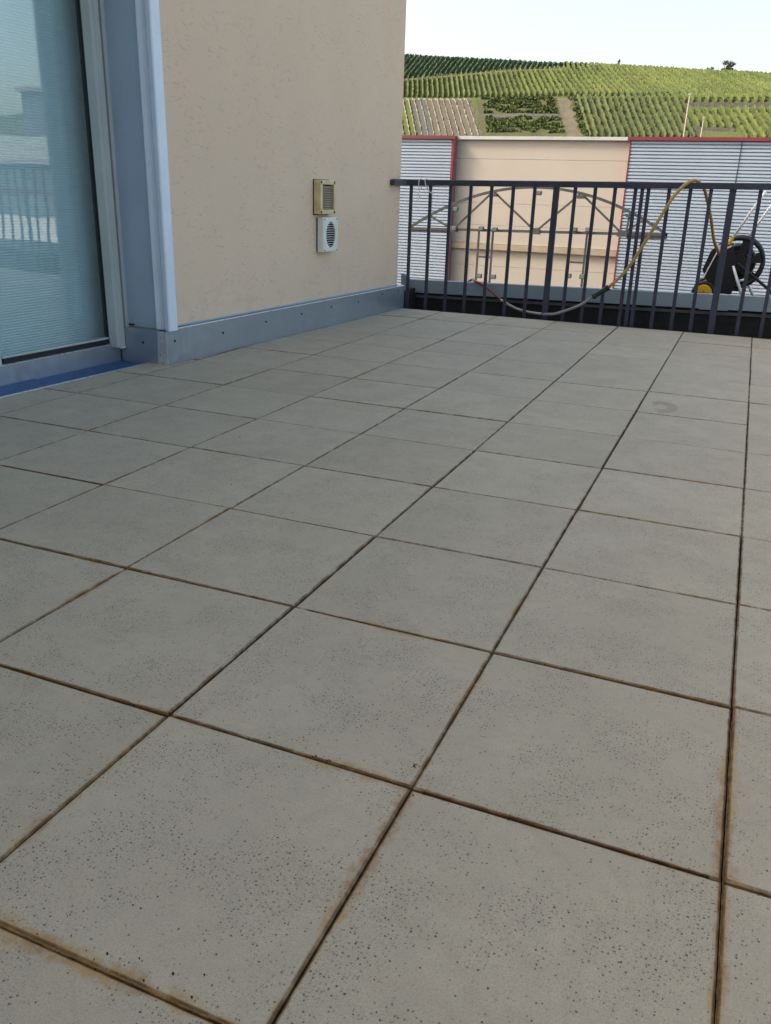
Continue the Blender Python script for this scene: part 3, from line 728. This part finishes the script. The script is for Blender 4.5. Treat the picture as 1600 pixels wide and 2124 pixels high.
# drainage channel with two grates
ch = part('drain_channel', MB().box(-.1385, -.126, -2.6, -.004, -.06, .001).box(-.344, -.139, -2.6, -.004, -.06, -.05), M['alu'])
def grate(s0, s1, z):
    mb = MB(); mb.box(-.338, -.328, s0, s1, z-.02, z).box(-.152, -.142, s0, s1, z-.02, z)
    s = s0
    while s < s1-.004: mb.box(-.328, -.152, s, s+.006, z-.018, z-.001); s += .0125
    for n in (-.30, -.27, -.24, -.21, -.18): mb.box(n-.002, n+.002, s0, s1, z-.016, z-.002)
    part('grate', mb, M['grate'], ch)
grate(-.64, -.006, -.008); grate(-1.28, -.645, -.004); grate(-2.58, -1.29, -.006)
# pleated blind hanging behind the glass
bl = empty('pleated_blind', loc2w(-.5, -1.2, 0), -TH)
mb = MB(); z = .10; k = 0; P = []
while z < 2.45: P.append((.0032 if k % 2 else 0., z)); z += .0068; k += 1
for (d, zz) in P: mb.v += [(d, -1.28, zz), (d, 1.26, zz)]
for k in range(len(P)-1): mb.f.append((2*k, 2*k+1, 2*k+3, 2*k+2))
mb.build('fabric', M['blind'], bl); MB().box(-.012, .03, -1.28, 1.26, .07, .098).build('bottom_bar', M['white'], bl); MB().box(-.02, .04, -1.28, 1.26, 2.46, 2.5).build('head_rail', M['white'], bl)
tag(bl, 'white finely pleated blind lowered behind the glass door', 'blind')

# ------------------------------------------------------------------ wall vents
def vent_upper():
    t = empty('bulkhead_vent', loc2w(-.02, 1.745, .905), -TH)
    w2, h2, d = .104, .112, .058
    MB().box(0, d, -w2, w2, -h2, -h2+.03, .004).box(0, d, -w2, w2, h2-.03, h2, .004).box(0, d, -w2, -w2+.03, -h2+.03, h2-.03).box(0, d, w2-.016, w2, -h2+.03, h2-.03).build('frame', M['cream'], t)
    MB().box(0, d-.022, -w2+.03, w2-.02, -h2+.03, h2-.03).build('backing', M['dark'], t)
    z = -h2+.032
    while z < h2-.04:
        MB().loft([[(d-.03, -w2+.03, z+.006), (d-.0075, -w2+.03, z), (d-.010, -w2+.03, z+.004), (d-.022, -w2+.03, z+.0155)], [(d-.03, w2-.016, z+.006), (d-.0075, w2-.016, z), (d-.010, w2-.016, z+.004), (d-.022, w2-.016, z+.0155)]]).build('slat', M['brown'], t); z += .0155
    for s in (-1, 1):
        for q in (-1, 1): MB().box(d-.001, d+.003, s*w2-s*.012-.007, s*w2-s*.012+.007, q*h2-q*.014-.009, q*h2-q*.014+.009, .002).build('screw', M['screw'], t)
    MB().box(-.004, .004, -w2-.006, w2+.004, -h2-.006, h2+.004).build('gasket', M['dark'], t)
    tag(t, 'yellowed plastic vent box with brown slats on the house wall, upper of two', 'vent')
def vent_lower():
    t = empty('louvre_vent', loc2w(-.02, 1.785, .655), -TH)
    w2, h2, d0, d = .105, .117, .012, .06
    mb = MB()
    # face with an oval opening
    n = 40; ov = [(.066*math.cos(2*math.pi*k/n), .088*math.sin(2*math.pi*k/n)) for k in range(n)]
    def sq(c, s):
        m = max(abs(c)/w2, abs(s)/h2); return (c/m, s/m)
    out = [sq(math.cos(2*math.pi*(k+(0 if (k % 9) else 0))/n)*w2*1.4142, math.sin(2*math.pi*k/n)*h2*1.4142) for k in range(n)]
    mb.loft([[(d0, y, z) for y, z in out], [(d-.006, y, z) for y, z in out], [(d, y*.95, z*.95) for y, z in out], [(d, y, z) for y, z in ov], [(d-.009, y, z) for y, z in ov]], caps=False)
    mb.build('housing', M['white'], t)
    MB().box(.004, d-.008, -.072, .072, -.1, .1).build('hollow', M['dark'], t)
    MB().box(d-.001, d+.0015, -.082, .082, .100, .1015).box(d-.001, d+.0015, -.082, .082, -.1015, -.100).box(d-.001, d+.0015, -.082, -.0805, -.1, .1).box(d-.001, d+.0015, .0805, .082, -.1, .1).build('rim', M['white'], t)
    for k in range(-5, 6):
        z = k*.0155; hw = .066*math.sqrt(max(0.02, 1-(z/.089)**2))
        MB().loft([[(d-.0075, -hw, z-.002), (d-.002, -hw, z-.004), (d, -hw, z), (d-.0075, -hw, z+.001)], [(d-.0075, 0, z+.001), (d-.002, 0, z-.001), (d+.002, 0, z+.003), (d-.0075, 0, z+.004)], [(d-.0075, hw, z-.002), (d-.002, hw, z-.004), (d, hw, z), (d-.0075, hw, z+.001)]]).build('louvre', M['white'], t)
    for s in (-1, 1):
        for q in (-1, 1): MB().box(d-.001, d+.002, s*.088-.0035, s*.088+.0035, q*.106-.005, q*.106+.005).build('screw', M['screw'], t)
    MB().box(.0, .0115, -w2+.004, w2-.004, -h2+.004, h2-.004).build('shadow_gap', M['dark'], t)  # near-black block put in for the shadow gap behind the housing
    tag(t, 'white vent box with oval louvred opening on the house wall, lower of two', 'vent')
vent_upper(); vent_lower()
for z in (.762, .545):
    t = empty('wall_plug', loc2w(-.02, 1.925, z), -TH); MB().box(0, .006, -.014, .014, -.003, .003, .001).build('plug', M['screw'], t)
    tag(t, 'short dark wall plug right of the white vent, '+('upper one' if z > .7 else 'lower one'), 'wall plug')

# ------------------------------------------------------------------ parapet beyond the railing
par = empty('parapet', (0, 6.3, -.4)); tag(par, 'low black parapet with grey sheet metal capping behind the railing', 'parapet')
zt = lambda x: .218+.0185*(x+2.9); zb = lambda x: zt(x)-.118
def pb(name, mb, mat, parent=None):
    o = mb.build(name, mat, parent or par); 
    if parent is None: o.location = -par.location
    return o
def cap(xa, xb, dy=0., dz=0., name='cap_sheet'):
    mb = MB(); rings = []
    for x in (xa, xb):
        rings.append([(x, 6.30-dy, zb(x)-dz), (x, 6.305-dy, zt(x)-.006+dz*.3), (x, 6.315-dy, zt(x)+dz*.3), (x, 6.41, zt(x)-.01+dz*.3), (x, 6.41, zt(x)-.022), (x, 6.33, zt(x)-.02), (x, 6.316-dy, zb(x)-dz)])
    return pb(name, mb.loft(rings), M['cap'])
cap(-2.965, -.42); cap(-.416, -.224); cap(-.22, 1.4); cap(1.405, 3.5)
cap(-.43, -.21, .004, .007, 'cap_joint')
pb('upstand', MB().loft([[(x, 6.335, -.4), (x, 7.2, -.4), (x, 7.2, .13), (x, 6.42, .13), (x, 6.335, zb(x)+.02)] for x in (-2.97, 3.5)]), M['bitumen'])
pb('flange', MB().loft([[(x, 6.318, zb(x)-.045), (x, 6.334, zb(x)-.045), (x, 6.334, zb(x)-.022), (x, 6.318, zb(x)-.022)] for x in (-2.9, 3.5)]), M['strip'])
pb('end_flashing', MB().prism_xz([(-3.03, .1), (-2.95, .1), (-2.95, zt(-2.95)+.004), (-3.0, .262), (-3.03, .262)], 6.27, 6.296), M['cap'])
pb('corner_upstand', MB().box(-3.25, -2.90, 6.0, 6.333, -.41, .14), M['bitumen'])
pb('gutter_floor', MB().box(-2.97, 3.5, 5.95, 6.334, -.42, -.36), M['bitumen'])

# ------------------------------------------------------------------ railing
RY = 5.985
rl = empty('railing', (-1, RY, -.35)); tag(rl, 'dark blue steel balcony railing with flat vertical bars along the terrace edge', 'railing')
def rb(name, mb, mat=M['bar']):
    o = mb.build(name, mat, rl); o.location = -rl.location; return o
rz = lambda x: 1.012+.0135*(x+2.8)                    # underside of the handrail
rb('handrail', MB().loft([[(x, RY-.026, rz(x)), (x, RY+.026, rz(x)), (x, RY+.026, rz(x)+.042), (x, RY+.022, rz(x)+.046), (x, RY-.022, rz(x)+.046), (x, RY-.026, rz(x)+.042)] for x in (-2.905, -1.01, 3.4)]))
a_, b_ = loc2w(-.012, 2.86), loc2w(-.012, 3.10)
rb('wall_end', MB().loft([[(p.x-.012, p.y, 1.006), (p.x+.035, p.y, 1.006), (p.x+.035, p.y, 1.054-(.01 if q == 0 else 0)), (p.x-.012, p.y, 1.054-(.01 if q == 0 else 0))] for q, p in enumerate((a_, loc2w(-.012, 2.885), b_))]))
BARS = [-2.853, -2.679, -2.501, -2.326, -2.149, -1.968, -1.792, -1.618, -1.469, -1.313, -1.162, -1.008, -.958, -.912, -.76, -.608, -.462, -.31, -.121, .05, .21, .36, .51, .66, .81, .96, 1.11, 1.26, 1.41, 1.56, 1.71, 1.86, 2.01, 2.16, 2.31, 2.46, 2.61, 2.76, 2.91, 3.06, 3.21, 3.36]
for x in BARS:
    post = x in (-1.618, -.31, 1.11, 2.46); hw = .024 if post else .0135; t = .012 if post else .007
    tilt = .006 if x > -1 else 0.
    rb('post' if post else 'bar', MB().loft([[(x+tilt-hw, RY-t, -.34), (x+tilt+hw, RY-t, -.34), (x+tilt+hw, RY+t, -.34), (x+tilt-hw, RY+t, -.34)], [(x-hw, RY-t, rz(x)+.002), (x+hw, RY-t, rz(x)+.002), (x+hw, RY+t, rz(x)+.002), (x-hw, RY+t, rz(x)+.002)]]))
tw = empty('twine', (-2.74, RY, 1.0)); tag(tw, 'white twine knotted over the left end of the handrail', 'twine')
zz = rz(-2.75)+.046
for pts in ([(-2.774, RY+.03, .99), (-2.774, RY+.03, zz), (-2.774, RY, zz+.006), (-2.774, RY-.03, zz), (-2.776, RY-.031, 1.0), (-2.765, RY-.03, .975), (-2.778, RY-.03, .953), (-2.762, RY-.03, .93), (-2.779, RY-.03, .895)],
            [(-2.722, RY+.03, .99), (-2.722, RY+.03, zz), (-2.722, RY, zz+.006), (-2.722, RY-.03, zz), (-2.716, RY-.03, 1.02), (-2.69, RY-.028, .985), (-2.664, RY-.028, .955), (-2.652, RY-.028, .985), (-2.654, RY-.028, .93)]):
    MB().tube(catmull(pts, 5), .0036, 6).build('strand', M['twine'], tw, True, loc=-tw.location)

# ------------------------------------------------------------------ garden hose slung over the rail
hose = empty('garden_hose', (-1.2, 5.9, 0)); tag(hose, 'ochre and grey garden hose slung over the railing and down to the hose cart', 'hose')
def hp(name, pts, r, mat, n=10, m=6):
    o = MB().tube(catmull(pts, m), r, n).build(name, mat, hose, True); o.location = -hose.location
hp('red_hose', [(-2.75, 7.12, .145), (-2.62, 6.8, .148), (-2.5, 6.55, .185), (-2.40, 6.42, .237), (-2.338, 6.30, .240), (-2.232, 6.25, .205), (-2.12, 6.2, .148), (-2.046, 6.16, .108)], .0105, M['red_hose'])
hp('grey_hose', [(-2.046, 6.16, .108), (-1.95, 6.12, .07), (-1.849, 6.08, .045), (-1.70, 6.02, .036), (-1.55, 5.94, .05), (-1.47, 5.93, .075), (-1.317, 5.91, .147), (-1.206, 5.90, .235)], .0115, M['grey_hose'])
hp('connector', [(-1.215, 5.90, .226), (-1.19, 5.90, .243), (-1.15, 5.90, .27), (-1.125, 5.90, .287)], .021, M['connector'], 12, 3)
hp('connector_ring', [(-1.127, 5.90, .286), (-1.110, 5.90, .299)], .024, M['black'], 12, 2)
hp('connector_collar', [(-1.226, 5.90, .218), (-1.207, 5.90, .232)], .024, M['connector'], 12, 2)
hp('ochre_hose', [(-1.112, 5.90, .297), (-.99, 5.90, .438), (-.875, 5.905, .659), (-.766, 5.91, .89), (-.712, 5.92, .993), (-.655, 5.945, 1.066), (-.593, 5.985, 1.103), (-.549, 6.03, 1.082), (-.511, 6.08, 1.03), (-.448, 6.25, .846), (-.402, 6.45, .662), (-.342, 6.68, .541), (-.28, 6.8, .50)], .0125, M['yellow_hose'])

# ------------------------------------------------------------------ hose cart on the parapet ledge
cart = empty('hose_cart', (-.25, 6.85, .13)); tag(cart, 'black hose reel cart with yellow wheel hubs and silver tubes on the parapet', 'hose cart')
def cb(name, mb, mat, parent=None, smooth=False):
    o = mb.build(name, mat, parent or cart, smooth)
    if parent is None: o.location = -cart.location
    return o
DC = (-.203, .488)
for y0, nm in ((6.755, 'near'), (7.055, 'far')):
    fl_ = cb('reel_flange', MB().torus_y(DC, y0+.009, .196, .0175, 36, 8), M['black'], smooth=True)
    mb = MB().disc_y(DC, .075, y0, y0+.018, 24)
    for k in range(6):
        a = k*math.pi/3+.25; ca, sa = math.cos(a), math.sin(a)
        def pt(r, q, y): return (DC[0]+r*ca-q*sa, y, DC[1]+r*sa+q*ca)
        mb.loft([[pt(.06, -.026, y0+.002), pt(.06, .026, y0+.002), pt(.06, .026, y0+.016), pt(.06, -.026, y0+.016)], [pt(.192, -.038, y0+.002), pt(.192, .038, y0+.002), pt(.192, .038, y0+.016), pt(.192, -.038, y0+.016)]])
    cb('spokes', mb, M['black'], fl_)
cb('reel_core', MB().disc_y(DC, .07, 6.774, 7.054, 20), M['black'])
mb = MB()
for L_ in range(3):
    for k in range(10 - L_ % 2): mb.torus_y(DC, 6.79+k*.0265+(L_ % 2)*.013, .085+L_*.023, .0125, 24, 6)
cb('hose_coil', mb, M['coil'], smooth=True)
pl_poly = [(-.470, .42), (-.426, .571), (-.377, .626), (-.262, .62), (-.205, .50), (-.19, .33), (-.213, .235), (-.36, .235), (-.40, .30)]
cb('side_plate', MB().prism_xz(pl_poly, 6.695, 6.73), M['black']); cb('side_plate', MB().prism_xz(pl_poly, 7.095, 7.13), M['black'])
cb('cross_bar', MB().box(-.43, -.10, 6.70, 6.725, .262, .285, .004), M['black']); cb('axle', MB().disc_y((-.43, .255), .012, 6.62, 7.2, 10), M['silver'])
for y0 in (6.615, 7.15):
    wh = cb('wheel', MB().torus_y((-.43, .24), y0+.02, .078, .019, 32, 8), M['black'], smooth=True)
    hubo = MB(); rr = [(.068, 0), (.070, -.006), (.062, -.011), (.0, -.014)]
    n = 28; hubo.loft([[(-.43+max(r, .001)*math.cos(2*math.pi*k/n), y0+.012+d, .24+max(r, .001)*math.sin(2*math.pi*k/n)) for k in range(n)] for r, d in [(.068, .02)]+rr])
    cb('hub', hubo, M['hub'], wh, False)
cu = bpy.data.curves.new('hub_lettering', 'FONT'); cu.body = 'erflux'; cu.size = .034; cu.extrude = .0006; cu.align_x = 'CENTER'
to = bpy.data.objects.new('tmp', cu); COL.objects.link(to); dg = bpy.context.evaluated_depsgraph_get()
tm = bpy.data.meshes.new_from_object(to.evaluated_get(dg)); bpy.data.objects.remove(to); tm.materials.append(M['ink'])
lt = inst('hub_lettering', tm, cart, Vector((-.428, 6.6115, .232))-cart.location, (math.pi/2, 0, 0))
grip = cb('handle', MB().tube([(-.289, 6.71, .655), (-.03, 6.71, 1.155)], .0105, 10), M['silver'], smooth=True)
cb('handle', MB().tube([(-.20, 7.115, .60), (.09, 7.115, 1.155)], .0105, 10), M['silver'], smooth=True)
cb('grip', MB().tube([(-.045, 6.71, 1.125), (.02, 6.71, 1.25), (.06, 6.9, 1.29), (.12, 7.115, 1.25), (.075, 7.115, 1.125)], .018, 10), M['black'], grip)
cb('tube_socket', MB().tube([(-.300, 6.71, .634), (-.276, 6.71, .68)], .018, 10), M['hub'], grip)
cb('leg', MB().tube([(-.232, 6.685, .465), (-.085, 6.685, .14)], .0115, 10), M['silver'], smooth=True); cb('leg', MB().tube([(-.20, 7.14, .465), (.0, 7.14, .14)], .0115, 10), M['silver'], smooth=True)
cb('brace', MB().tube([(-.372, 6.685, .575), (-.452, 6.685, .352)], .005, 8), M['silver'])
cr = cb('crank', MB().tube([DC[:1]+(6.70,)+DC[1:], DC[:1]+(6.665,)+DC[1:], (-.06, 6.66, .39), (.10, 6.66, .276)], .012, 8), M['black'])
cb('crank_knob', MB().disc_y((.10, .276), .018, 6.57, 6.655, 12), M['black'], cr)
cb('sticker', MB().box(-.386, -.345, 6.692, 6.6945, .575, .625), M['labelw']); cb('sticker', MB().prism_xz([(-.318, .590), (-.272, .612), (-.268, .63), (-.316, .607)], 6.692, 6.6945), M['labelw'])

# ------------------------------------------------------------------ buildings off to the right, seen only mirrored in the glass door
nb = empty('neighbour_shed', (22, 24, -6.1)); tag(nb, 'blue-grey shed with red stripe and pale panelled roof mirrored in the glass door', 'shed')
def nbp(name, mb, mat): o = mb.build(name, mat, nb); o.location = -nb.location
nbp('wall', MB().box(12, 34, 24, 40, -6.1, 1.5), M['blue_block']); nbp('stripe', MB().box(12, 34, 23.95, 23.98, .46, .62), M['red']); nbp('gutter', MB().box(11.8, 34, 23.6, 23.94, 1.45, 1.6), M['coping'])
for k in range(18): nbp('roof_panel', MB().loft([[(12+k*1.2+.04, 23.8, 1.62), (12+k*1.2+1.16, 23.8, 1.62), (12+k*1.2+1.16, 23.8, 1.68), (12+k*1.2+.04, 23.8, 1.68)], [(12+k*1.2+.04, 31, 3.0), (12+k*1.2+1.16, 31, 3.0), (12+k*1.2+1.16, 31, 3.06), (12+k*1.2+.04, 31, 3.06)]]), M['roof_tile'])
lr = empty('low_roof', (15, 17, -6.1)); tag(lr, 'pale flat low roof mirrored in the glass door behind the railing bars', 'building')
o = MB().box(7.2, 32, 11, 23.4, -6.1, -.9).build('wall', M['render2'], lr); o.location = -lr.location
o = MB().loft([[(7, 10.8, -.85), (33, 10.8, -.85), (33, 10.8, -.6), (7, 10.8, -.6)], [(7, 23.5, -.65), (33, 23.5, -.65), (33, 23.5, -.4), (7, 23.5, -.4)]]).build('roof', M['render2'], lr); o.location = -lr.location
bb = empty('far_block', (46, 56, -6.1)); tag(bb, 'tall blue-grey block mirrored in the glass door above the shed roof', 'building')
o = MB().box(38, 54.6, 50, 64, -6.1, 7.7).build('wall', M['blue_block'], bb); o.location = -bb.location
o = MB().box(37.8, 54.8, 49.8, 64.2, 7.71, 8.0).build('roof', M['coping'], bb); o.location = -bb.location
print('objects', len(bpy.data.objects), 'tris', sum(len(p.vertices)-2 for o in bpy.data.objects if o.type == 'MESH' for p in o.data.polygons))
